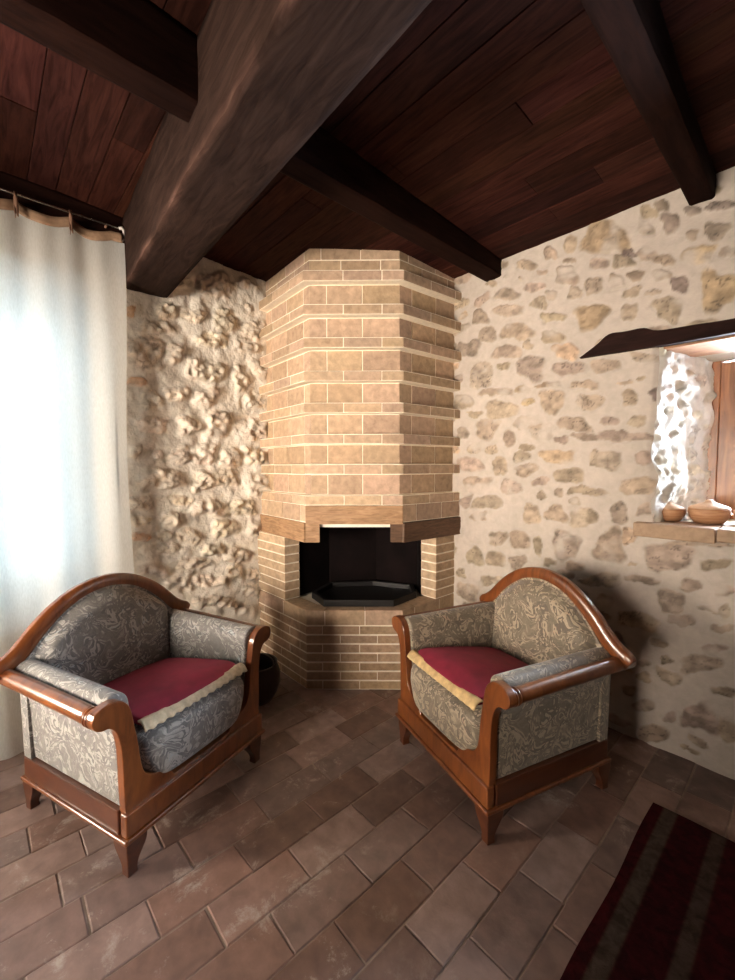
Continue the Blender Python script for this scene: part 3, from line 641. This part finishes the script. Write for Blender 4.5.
# hearth shelf of flat bricks round the opening
# pillars
for nm, path, zt in (('left', [(-2.60, 1.69), (-2.60, 1.563)], 0), ('right', [(-1.868, 2.376), (-2.01, 2.376)], 0)):
    m = MB(); c2 = MB(); z = HB; k = 0
    while z < .995:
        z1 = min(1.0, z + .0648)
        if nm == 'left': qd = [(-3.0, 1.563), (-2.585, 1.563), (-2.585, 1.69), (-3.0, 1.69)]
        else: qd = [(-1.868, 2.376), (-1.868, 2.70), (-2.01, 2.70), (-2.01, 2.376)]
        c = np.array((.48, .34, .22)) * rng.uniform(.9, 1.08); m.prism(qd, z + .005, z1 - .005, tuple(c)); z = z1
    cq = [(p[0] + (.003 if nm == 'right' and p[0] < -1.95 else -.003), p[1] + (.003 if p[1] < 1.6 or 2.3 < p[1] < 2.4 else -.003)) for p in qd]
    c2.prism(cq, HB - .002, 1.0, MORT)
    o = part(m, 'hearth_pillar', M_brick, bevel=.003); part(c2, 'pillar_mortar', M_mortar, o)
# firebox
M_soot = plain('sooty_metal', (.006, .003, .003), .95, 0, .3, 8, .1)
M_soot.node_tree.nodes['Principled BSDF'].inputs['Specular IOR Level'].default_value = .12
m = MB(); inn = [(-2.60, 1.70), (-2.66, 2.02), (-2.45, 2.34), (-2.12, 2.46), (-2.02, 2.38)]
for a, b in zip(inn[:-1], inn[1:]):
    d_ = Vector(b) - Vector(a); nn = Vector((-d_.y, d_.x)).normalized() * .02
    m.prism([a, b, (b[0] + nn.x, b[1] + nn.y), (a[0] + nn.x, a[1] + nn.y)], HB, 1.24)
m.prism([P2(B0 + Vector((-.2, .14))), P2(C0 + Vector((-.14, .05))), (-2.02, 2.5), (-2.5, 2.45), (-2.68, 2.0), (-2.6, 1.7)], 1.15, 1.17)
part(m, 'firebox', M_soot)
m = MB(); tr = [(-2.50, 1.735), (-2.285, 1.685), (-1.96, 2.035), (-1.985, 2.30), (-2.12, 2.42), (-2.42, 2.28), (-2.62, 1.98)]
def inset(pl, d):
    c = Vector((sum(p[0] for p in pl) / len(pl), sum(p[1] for p in pl) / len(pl)))
    return [P2(Vector(p) + (c - Vector(p)).normalized() * d) for p in pl]
ti = inset(tr, .035); n_ = len(tr); vs = [(*p, HB) for p in tr] + [(*p, HB + .045) for p in tr] + [(*p, HB + .045) for p in ti] + [(*p, HB + .012) for p in ti]
fs = []
for i in range(n_):
    j = (i + 1) % n_
    for k in range(3): fs.append((k * n_ + i, k * n_ + j, (k + 1) * n_ + j, (k + 1) * n_ + i))
fs.append(tuple(range(3 * n_, 4 * n_)))
m.add(vs, fs); part(m, 'fire_tray', plain('black_iron', (.012, .010, .010), .5, .2, .2, 12, .1), bevel=.003)

# ------------------------------------------------------------------ window lintel, sill, pots
M_lint_d = wood('dark_lintel_wood', (.012, .005, .004), (.035, .014, .011), .8, (3, 16, 16), 0, .4, (.3, .75), .1)
M_lint = wood('lintel_wood', (.20, .09, .045), (.42, .22, .12), .55, (3, 16, 16), 0, .3, (.3, .75), .3)
lt = tag(empty('window_lintel', (-.1, RY, 2.11)), 'dark timber lintel over the recessed small window', 'lintel')
ol = crom([(-.995, 2.127), (-.90, 2.185), (-.84, 2.228), (-.76, 2.224), (-.674, 2.222), (-.61, 2.194), (-.45, 2.186), (-.31, 2.178), (.2, 2.17), (.74, 2.165)], 4)
ol += [(.74, 2.105), (.3, 2.108), (-.31, 2.113), (-.558, 2.114), (-.8, 2.121)]
m = MB(); m.extr([(x + .1, z - 2.11) for x, z in ol], -.030, .02); o = m.build('lintel_board', M_lint_d, lt, bevel=.003); o['label'] = 'blackened front timber'
m = MB(); m.extr([(-.50, -.006), (.62, -.006), (.60, .05), (-.48, .05)], .021, .34); m.build('inner_lintel', M_lint, lt, bevel=.003)
M_sill = vcol('sill_stone', .8, 25, .4, .004, .8, 1.15, .3)
m = MB()
for a, b, sh in ((-.69, -.345, .0), (-.341, .12, .012), (.124, .55, .0)):
    m.box((a, RY - .042 - sh * .3, 1.128 + sh), (b, RY + .20, 1.203), (.40, .27, .18))
m.box((-.60, RY + .20, 1.16), (.49, WB - .09, 1.201), (.55, .47, .38))
tag(m.build('window_sill', M_sill, bevel=.009, bseg=3), 'thick terracotta window sill carrying the clay pots', 'sill')
M_pot = wood('clay_pot', (.30, .14, .065), (.52, .28, .15), .55, (4, 4, 60), 0, .15, (.3, .7), .35)
M_lid = plain('pale_clay_lid', (.55, .36, .23), .6, var=.1, nscale=40)
def pot(x, y, r, h, label):
    e = tag(empty('lidded_pot', (x, y, 1.203)), label, 'pot', 'lidded clay pots on the window sill')
    m = MB(); m.lathe([(0, 0), (r * .62, 0), (r * .72, .004), (r * .93, h * .28), (r, h * .5), (r * .97, h * .62), (r * .99, h * .66), (r * .93, h * .66), (r * .8, h * .4), (0, h * .2)], seg=40)
    m.build('pot_body', M_pot, e)
    m = MB(); m.lathe([(0, h * .60), (r * .92, h * .62), (r * .95, h * .68), (r * .90, h * .73), (r * .5, h * .86), (r * .22, h * .94), (r * .2, h * 1.0), (r * .1, h * 1.04), (0, h * 1.05)], seg=40)
    m.build('pot_lid', M_lid, e)
pot(-.578, 2.765, .079, .102, 'smaller lidded clay pot at the left end of the sill')
pot(-.408, 2.80, .090, .118, 'larger lidded clay pot standing between the other two')
pot(-.235, 2.86, .085, .10, 'clay pot cut off by the right edge of the photo')

# ------------------------------------------------------------------ curtain
M_cur = bpy.data.materials.new('sheer_curtain'); M_cur.use_nodes = True
nt = M_cur.node_tree; nt.nodes.clear()
o_ = nt.nodes.new('ShaderNodeOutputMaterial'); df = nt.nodes.new('ShaderNodeBsdfDiffuse'); tl = nt.nodes.new('ShaderNodeBsdfTranslucent')
tp = nt.nodes.new('ShaderNodeBsdfTransparent'); m1 = nt.nodes.new('ShaderNodeMixShader'); m2 = nt.nodes.new('ShaderNodeMixShader')
wv = _noise(nt, 180, 2, vec=_map(nt, (1, 1, .25))); rr = _ramp(nt, wv.outputs['Fac'], [(.3, (.80, .79, .75)), (.7, (.90, .89, .86))])
for q in (df, tl): nt.links.new(rr.outputs['Color'], q.inputs['Color'])
m1.inputs[0].default_value = .58; m2.inputs[0].default_value = .93
nt.links.new(df.outputs[0], m1.inputs[1]); nt.links.new(tl.outputs[0], m1.inputs[2])
nt.links.new(tp.outputs[0], m2.inputs[1]); nt.links.new(m1.outputs[0], m2.inputs[2]); nt.links.new(m2.outputs[0], o_.inputs['Surface'])
M_hem = plain('curtain_heading_cloth', (.33, .20, .12), .8, var=.1, nscale=60)
M_tie = plain('brown_ribbon', (.20, .10, .06), .7, var=.1)
CX = LX + .125
cu_ = tag(empty('curtain', (CX, -.12, .0)), 'sheer white floor-length curtain in front of the bright window', 'curtain')
ties = [.60, .405, .175, -.06, -.29, -.52, -.75, -.93]
def ctop(y):
    ks = sorted(ties); v = 2.862
    for a, b in zip(ks[:-1], ks[1:]):
        if a <= y <= b: t = (y - a) / (b - a); v -= .030 * math.sin(math.pi * t)
    return v
def cfold(y, z):
    k = max(0, min(1, (2.85 - z) / 2.85))
    return (.007 + .017 * k) * math.sin(y * 21 + .8 * math.sin(z * 1.1) + .6) + .0045 * math.sin(y * 47 + z * .5) + .010 * math.sin(z * 2.2 + y * 5) * k
ys = np.linspace(-.95, .655, 150); ts = np.linspace(0, 1, 60); G = np.zeros((150, 60, 3)); G2 = np.zeros((150, 4, 3))
for i, y in enumerate(ys):
    zt = ctop(y)
    for j, t in enumerate(ts):
        z = .012 + (zt - .05 - .012) * t
        G[i, j] = (cfold(y, z) + (.05 * (1 - z / .25) ** 2 if z < .25 else 0), y + .12 + (.012 * math.sin(z * 3) if y > .6 else 0), z)
    for j in range(4):
        z = zt - .052 + .052 * j / 3; G2[i, j] = (cfold(y, z) + .004, y + .12, z)
m = MB(); m.grid(G, None); m.build('curtain_cloth', M_cur, cu_)
m = MB(); m.grid(G2, None); o = m.build('curtain_heading', M_hem, cu_); sd = o.modifiers.new('t', 'SOLIDIFY'); sd.thickness = .006
for y in ties[1:]:
    m = MB(); zt = ctop(y)
    m.tube([(0.012, y + .12, 2.895), (.016, y + .122, 2.86), (.012, y + .125, 2.80), (.018, y + .128, 2.775)], [.007, .010, .007, .003], 8)
    m.tube([(0.008, y + .118, 2.85), (.018, y + .116, 2.80), (.016, y + .118, 2.765), ], [.006, .004, .002], 6)
    m.build('tie_ribbon', M_tie, cu_)
rod = tag(empty('curtain_rod', (CX, -.12, 2.892)), 'thin metal curtain rod in front of the dark wall plate', 'curtain rod')
m = MB(); m.tube([(0, -.95, 0), (0, .76, 0)], .006, 12); m.build('rod', plain('steel_rod', (.6, .58, .55), .25, .9, .05), rod)
m = MB(); m.tube([(0, .762, 0), (.003, .775, .008), (.004, .785, -.005), (.004, .787, -.03), (.004, .786, -.055), (.004, .778, -.065)], [.008, .009, .007, .006, .005, .004], 10)
m.build('finial', plain('white_finial', (.7, .65, .6), .3), rod)
for yy in (-.8, .70):
    m = MB(); m.tube([(-.14, yy, .0), (0, yy, .0)], .006, 8); m.build('bracket', M_tie, rod)

# ------------------------------------------------------------------ armchairs
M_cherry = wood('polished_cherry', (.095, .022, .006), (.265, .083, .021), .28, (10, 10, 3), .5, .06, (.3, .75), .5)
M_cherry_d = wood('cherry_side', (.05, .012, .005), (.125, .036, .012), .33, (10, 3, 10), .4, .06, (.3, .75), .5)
def armchair(loc, rot, label, fab, matlabel):
    ch = tag(empty('armchair', loc, rot), label, 'armchair', 'matching cherry-framed armchairs')
    hf = [(0, .146), (.352, .146), (.352, .25)] + crom([(.352, .25), (.355, .34), (.356, .42), (.360, .50), (.374, .56), (.398, .590), (.425, .596), (.447, .610), (.456, .635), (.447, .660), (.42, .676), (.38, .679), (.345, .662), (.321, .625), (.309, .56), (.297, .49), (.289, .42), (.280, .37), (.262, .338), (.235, .320), (.20, .312), (.175, .302), (.158, .280), (.148, .262)], 4) + [(.10, .257), (0, .256)]
    full = hf + [(-x, z) for x, z in hf[::-1][1:-1]]
    m = MB(); m.extr(full, -.362, -.325); m.build('front_frame', M_cherry, ch, bevel=.006, bseg=3)
    m = MB(); m.box((-.36, -.376, .158), (.36, -.34, .245)); m.build('front_rail', M_cherry, ch, bevel=.006, bseg=3)
    m = MB(); m.box((-.372, -.386, .140), (.372, .345, .158)); m.build('base_moulding', M_cherry, ch, bevel=.006, bseg=3)
    for s in (-1, 1):
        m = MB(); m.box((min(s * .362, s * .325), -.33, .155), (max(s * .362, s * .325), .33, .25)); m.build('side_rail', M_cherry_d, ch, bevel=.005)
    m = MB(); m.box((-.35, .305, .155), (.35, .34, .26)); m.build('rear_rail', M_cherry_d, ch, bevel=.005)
    for sx in (-1, 1):
        for sy in (-1, 1):
            cx, cy = sx * .318, sy * .318 - (.012 if sy < 0 else 0); m = MB(); n = 14; vs = []; fs = []
            for k in range(n + 1):
                t = k / n; z = .141 * (1 - t)
                hw = .040 - .020 * sstep(0., 1., np.array(t)) + .003 * math.sin(t * math.pi * 2.0)
                hw = float(hw); ox = cx + sx * (.040 - hw) * .75; oy = cy + sy * (.040 - hw) * .75
                for a, b in ((-1, -1), (1, -1), (1, 1), (-1, 1)): vs.append((ox + a * hw, oy + b * hw, z))
            for k in range(n):
                for i in range(4):
                    j = (i + 1) % 4; fs.append((k * 4 + j, k * 4 + i, (k + 1) * 4 + i, (k + 1) * 4 + j))
            fs.append((0, 1, 2, 3)); fs.append((n * 4 + 3, n * 4 + 2, n * 4 + 1, n * 4))
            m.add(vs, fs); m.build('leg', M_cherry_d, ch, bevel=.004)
    # upholstered arms
    prof = [(.285, .25), (.345, .25)] + crom([(.345, .25), (.349, .34), (.351, .42), (.355, .50), (.368, .555), (.392, .592), (.405, .63), (.398, .660), (.372, .682), (.335, .680), (.308, .655), (.298, .60), (.291, .5), (.286, .4), (.285, .25)], 4)[1:-1]
    for s in (-1, 1):
        m = MB(); m.extr([(s * x, z) for x, z in prof], -.324, .315, steps=10, smooth=True); m.build('armrest', fab, ch, bevel=.008, bseg=3)
        path = [(s * .424, y, .634 + .006 * math.sin((y + .33) * 3)) for y in np.linspace(-.33, .37, 16)]
        m = MB(); m.tube(path, 1, prof=[(.030 * math.cos(a), .032 * math.sin(a)) for a in np.linspace(0, 2 * math.pi, 20, endpoint=False)])
        for y in (-.322, -.306): m.tube([(s * .424, y - .004, .634), (s * .424, y + .004, .634)], .0345, 20)
        m.build('arm_rail', M_cherry, ch)
    # back
    arch = crom([(-.475, .664), (-.45, .680), (-.41, .700), (-.365, .735), (-.30, .803), (-.22, .868), (-.12, .920), (0, .940), (.12, .920), (.22, .868), (.30, .803), (.365, .735), (.41, .700), (.45, .680), (.475, .664)], 5)
    rake = lambda x, y, z: (x, y + max(0, z - .45) * .03, z)
    inner = [(x * .93, z - .03) for x, z in arch if abs(x) < .40]
    bo = [(-.36, .25), (.36, .25)] + inner[::-1]
    m = MB(); m.extr(bo, .27, .325, rake); m.build('back_panel', fab, ch)
    # padded inside back: domed surface
    N = 34; G = np.zeros((N + 1, N + 1, 3)); ax_ = [p[0] for p in inner]; az_ = [p[1] for p in inner]
    for i in range(N + 1):
        x = -.325 + .65 * i / N; zt = float(np.interp(x, ax_, az_)) - .012
        for j in range(N + 1):
            t = j / N; z = .40 + (zt - .40) * t
            e = min(1, (1 - abs(x) / .325) / .18) ; e2 = min(1, (1 - t) / .14)
            dd = .05 * (math.sin(max(0, e) * math.pi / 2) * math.sin(max(0, e2) * math.pi / 2))
            G[i, j] = rake(x, .272 - dd - .018 * (1 - t), z)
    m = MB(); m.grid(G, None, flip=False); o = m.build('backrest', fab, ch)
    m = MB(); pr = [(.040, .0), (.038, .016), (.026, .024), (0, .027), (-.026, .024), (-.036, .014), (-.036, -.012), (-.024, -.022), (.024, -.022), (.038, -.014)]
    path = [rake(x, .295, z - .012) for x, z in arch]
    n_ = len(path); m.tube(path, [1 - .25 * max(0, abs(k / (n_ - 1) * 2 - 1) - .86) / .14 for k in range(n_)], prof=pr, up=(0, -1, 0))
    # profile axes: u across thickness (y), v outwards
    m.build('crest_rail', M_cherry, ch, bevel=.002)
    # seat
    def crown(x, y, z):
        if z > .42: z += .022 * math.cos(min(1, abs(x) / .3) * 1.5) * math.cos(min(1, abs(y + .05) / .35) * 1.3)
        if y < -.25: y -= .012 * math.cos(x * 5) * math.sin(max(0, min(1, (z - .26) / .24)) * math.pi)
        k = max(0, (.40 - z) / .14) if y < -.2 else 0
        if z > .36: z -= .17 * max(0, y + .26) * min(1, (z - .36) / .08)
        return (x * (1 - .22 * min(1, k) ** 1.3), y, z)
    m = MB(); m.sbox((0, -.06, .375), (.288, .315, .112), 22, .28, crown); m.build('seat_cushion', fab, ch)
    return ch
fabA = brocade('brocade_silver', (.18, .165, .15), (.335, .315, .29), (.085, .078, .08), (.32, .36, .37))
fabB = brocade('brocade_olive', (.19, .15, .105), (.36, .285, .20), (.08, .06, .042), (.42, .29, .20))
CHAIRS = [((-2.127, .538, 0), math.radians(20.5 + 90), 'silvery brocade armchair by the curtain', fabA),
          ((-1.074, 1.87, 0), math.radians(252.5 + 90), 'olive brocade armchair against the window wall', fabB)]
for loc, rot, lab, fab in CHAIRS: armchair(loc, rot, lab, fab, '')
# burgundy seat cushions with cream braid
M_red = plain('burgundy_velvet', (.235, .008, .032), .75, var=.12, nscale=14, bump=.15, bdist=.004)
M_red.node_tree.nodes['Principled BSDF'].inputs['Sheen Weight'].default_value = .12
M_red.node_tree.nodes['Principled BSDF'].inputs['Sheen Tint'].default_value = (.9, .15, .3, 1)
M_braid = plain('cream_braid', (.62, .50, .34), .85, var=.14, nscale=45, bump=.6)
M_braid_g = plain('gold_braid', (.55, .38, .18), .85, var=.18, nscale=30, bump=.6)
for (loc, rot, _, _), lab, mbr in zip(CHAIRS, ('burgundy cushion with cream ruffled edge on the armchair by the curtain', 'burgundy cushion with flat gold braid on the armchair by the stone wall'), (M_braid, M_braid_g)):
    q = tag(empty('seat_pad', (loc[0], loc[1], .50), rot), lab, 'cushion', 'burgundy cushions on the armchairs')
    def cr(x, y, z):
        f = math.cos(min(1, abs(x) / .28) * 1.45) * math.cos(min(1, abs(y + .07) / .30) * 1.45)
        return (x * .96 - .004, y, z + (.042 if z > .018 else .012) * f - .012 * max(0, (-y - .30) / .08) - .17 * max(0, y + .26))
    m = MB(); m.sbox((0, -.075, .022), (.268, .275, .018), 26, .20, cr); m.build('pad_cover', M_red, q)
    n = 90; G = np.zeros((n + 1, 5, 3))
    for i in range(n + 1):
        x = -.27 + .535 * i / n
        for j in range(5):
            t = j / 4; wob = .0035 * math.sin(i * .9) * t * (1 if mbr is M_braid else .25)
            G[i, j] = (x, -.322 - .050 * t ** .8 + wob, .039 - .030 * t * t + .004 * math.sin(t * 3.1) + wob * .5)
    m = MB(); m.grid(G, None, flip=True); o = m.build('pad_braid', mbr, q); sd = o.modifiers.new('t', 'SOLIDIFY'); sd.thickness = .007

# ------------------------------------------------------------------ rug
M_rug, nt, b = _new('rug_wool')
tc = nt.nodes.new('ShaderNodeTexCoord'); sx = nt.nodes.new('ShaderNodeSeparateXYZ'); nt.links.new(tc.outputs['Object'], sx.inputs[0])
rp = _ramp(nt, sx.outputs['X'], [(0, (.035, .0028, .004)), (.035, (.035, .0028, .004)), (.045, (.06, .042, .032)), (.085, (.06, .042, .032)), (.095, (.026, .0018, .003)), (.20, (.026, .0018, .003)), (.21, (.05, .032, .025)), (.245, (.05, .032, .025)), (.255, (.028, .002, .003)), (.5, (.03, .002, .003))])
rp.color_ramp.interpolation = 'LINEAR'
n = _noise(nt, 30, 3, .5); r = _ramp(nt, n.outputs['Fac'], [(.35, (.55,) * 3), (.65, (1.2,) * 3)])
nt.links.new(_mix(nt, 1.0, rp.outputs['Color'], r.outputs['Color'], 'MULTIPLY'), b.inputs['Base Color'])
b.inputs['Roughness'].default_value = .95; b.inputs['Specular IOR Level'].default_value = .1
n = _noise(nt, 250, 2); _bump(nt, b, n.outputs['Fac'], .5, .004)
N = 60; G = np.zeros((N + 1, N + 1, 3))
for i in range(N + 1):
    for j in range(N + 1):
        x = 1.45 * i / N; y = -3.2 * j / N
        G[i, j] = (x + .004 * math.sin(y * 9), y + .003 * math.sin(x * 11), .012 + .0015 * math.sin(x * 7 + y * 5))
m = MB(); m.grid(G, None, flip=True)
bd = [tuple(G[i, 0]) for i in range(N + 1)] + [tuple(G[N, j]) for j in range(1, N + 1)] + [tuple(G[i, N]) for i in range(N - 1, -1, -1)] + [tuple(G[0, j]) for j in range(N - 1, 0, -1)]
nb = len(bd); m.add(bd + [(p[0], p[1], .003) for p in bd], [(i, (i + 1) % nb, nb + (i + 1) % nb, nb + i) for i in range(nb)])
m.build('rug', M_rug, loc=(-.462, 2.138, 0)); tag(bpy.data.objects['rug'], 'dark red wool rug with pale border stripes on the tiles', 'rug')

# ------------------------------------------------------------------ dark pot beside the hearth
bk = tag(empty('ash_bucket', (BKX, BKY, 0.002)), 'dark rounded metal bucket on the floor between chair and hearth', 'bucket')
M_bk = plain('dark_bucket', (.035, .024, .020), .4, .4, .2, 10, .1)
m = MB(); m.lathe([(0, 0), (.09, 0), (.10, .006), (.135, .06), (.152, .12), (.150, .18), (.132, .235), (.136, .245), (.130, .247), (.124, .235), (.140, .18), (.140, .12), (0, .02)], seg=40)
m.build('bucket_body', M_bk, bk)
m = MB(); m.tube([(.134 * math.cos(a), .03 + .06 * math.sin(a), .238 + .02 * math.sin(a)) for a in np.linspace(0, math.pi, 20)], .004, 8); m.build('bucket_handle', M_bk, bk)

# ------------------------------------------------------------------ light
def area(name, loc, rot, sx_, sy_, power, col, spread=math.pi):
    l = bpy.data.lights.new(name, 'AREA'); l.shape = 'RECTANGLE'; l.size = sx_; l.size_y = sy_; l.energy = power; l.color = col; l.spread = spread
    o = bpy.data.objects.new(name, l); COL.objects.link(o); o.location = loc; o.rotation_euler = rot; return o
# daylight at the curtained window (pointing +x) and at the small window (pointing -y); third is added fill at the unseen side window
area('daylight_curtain_window', (OX - .12, (DY0 + DY1) / 2, (DZ0 + DZ1) / 2 + .05), (0, math.radians(-90), 0), DZ1 - DZ0, DY1 - DY0, P_LEFT, (.64, .88, 1.0))
area('daylight_small_window', ((WBX0 + WBX1) / 2, WB + .15, (WZ0 + WZ1) / 2 + .05), (math.radians(-90), 0, 0), WBX1 - WBX0, WZ1 - WZ0, P_RIGHT, (.78, .88, 1.0))
area('fill_side_window', (OX - .16, (VY0 + VY1) / 2 - .1, (VZ0 + VZ1) / 2 - .2), (0, math.radians(-90 - TILT), math.radians(TURN)), VZ1 - VZ0, VY1 - VY0, P_SIDE_FILL, C_FILL, math.radians(SPREAD))
# low fill added outside the south window, itself added, plus aimed fill at the same opening
area('fill_south_low', ((SX0 + SX1) / 2 + .3, BY - 2.6, .0), (math.radians(90), 0, 0), 3.2, 1.3, P_LOW_FILL, C_FILL)
area('fill_south_window', ((SX0 + SX1) / 2, BY - .36, (SZ0 + SZ1) / 2), (math.radians(90), 0, math.radians(STURN)), SX1 - SX0, SZ1 - SZ0, P_SOUTH_FILL, C_FILL, math.radians(SSPREAD))
W = bpy.data.worlds.new('sky'); SC.world = W; W.use_nodes = True
W.node_tree.nodes['Background'].inputs[0].default_value = (.75, .88, 1, 1); W.node_tree.nodes['Background'].inputs[1].default_value = .6

# ------------------------------------------------------------------ camera
cd = bpy.data.cameras.new('camera'); cam = bpy.data.objects.new('camera', cd); COL.objects.link(cam); SC.camera = cam
cd.sensor_fit = 'HORIZONTAL'; cd.sensor_width = 36; cd.lens = 419.995 / 735 * 36; cd.clip_start = .02
yaw, pitch, roll = -.0440846779, -.0549058554, -.00184689797
a = math.radians(45)
def rm(v): return Vector(((v[0] - v[1]) * math.sqrt(.5), (v[0] + v[1]) * math.sqrt(.5), v[2]))
cy, sy, cp, sp = math.cos(yaw), math.sin(yaw), math.cos(pitch), math.sin(pitch)
F = Vector((sy * cp, cy * cp, sp)); R0 = Vector((cy, -sy, 0)); U0 = R0.cross(F)
Rr = R0 * math.cos(roll) + U0 * math.sin(roll); Ur = -R0 * math.sin(roll) + U0 * math.cos(roll)
F, Rr, Ur = rm(F), rm(Rr), rm(Ur)
mt = Matrix((Rr, Ur, -F)).transposed().to_4x4(); mt.translation = Vector((0, 0, 1.5)); cam.matrix_world = mt
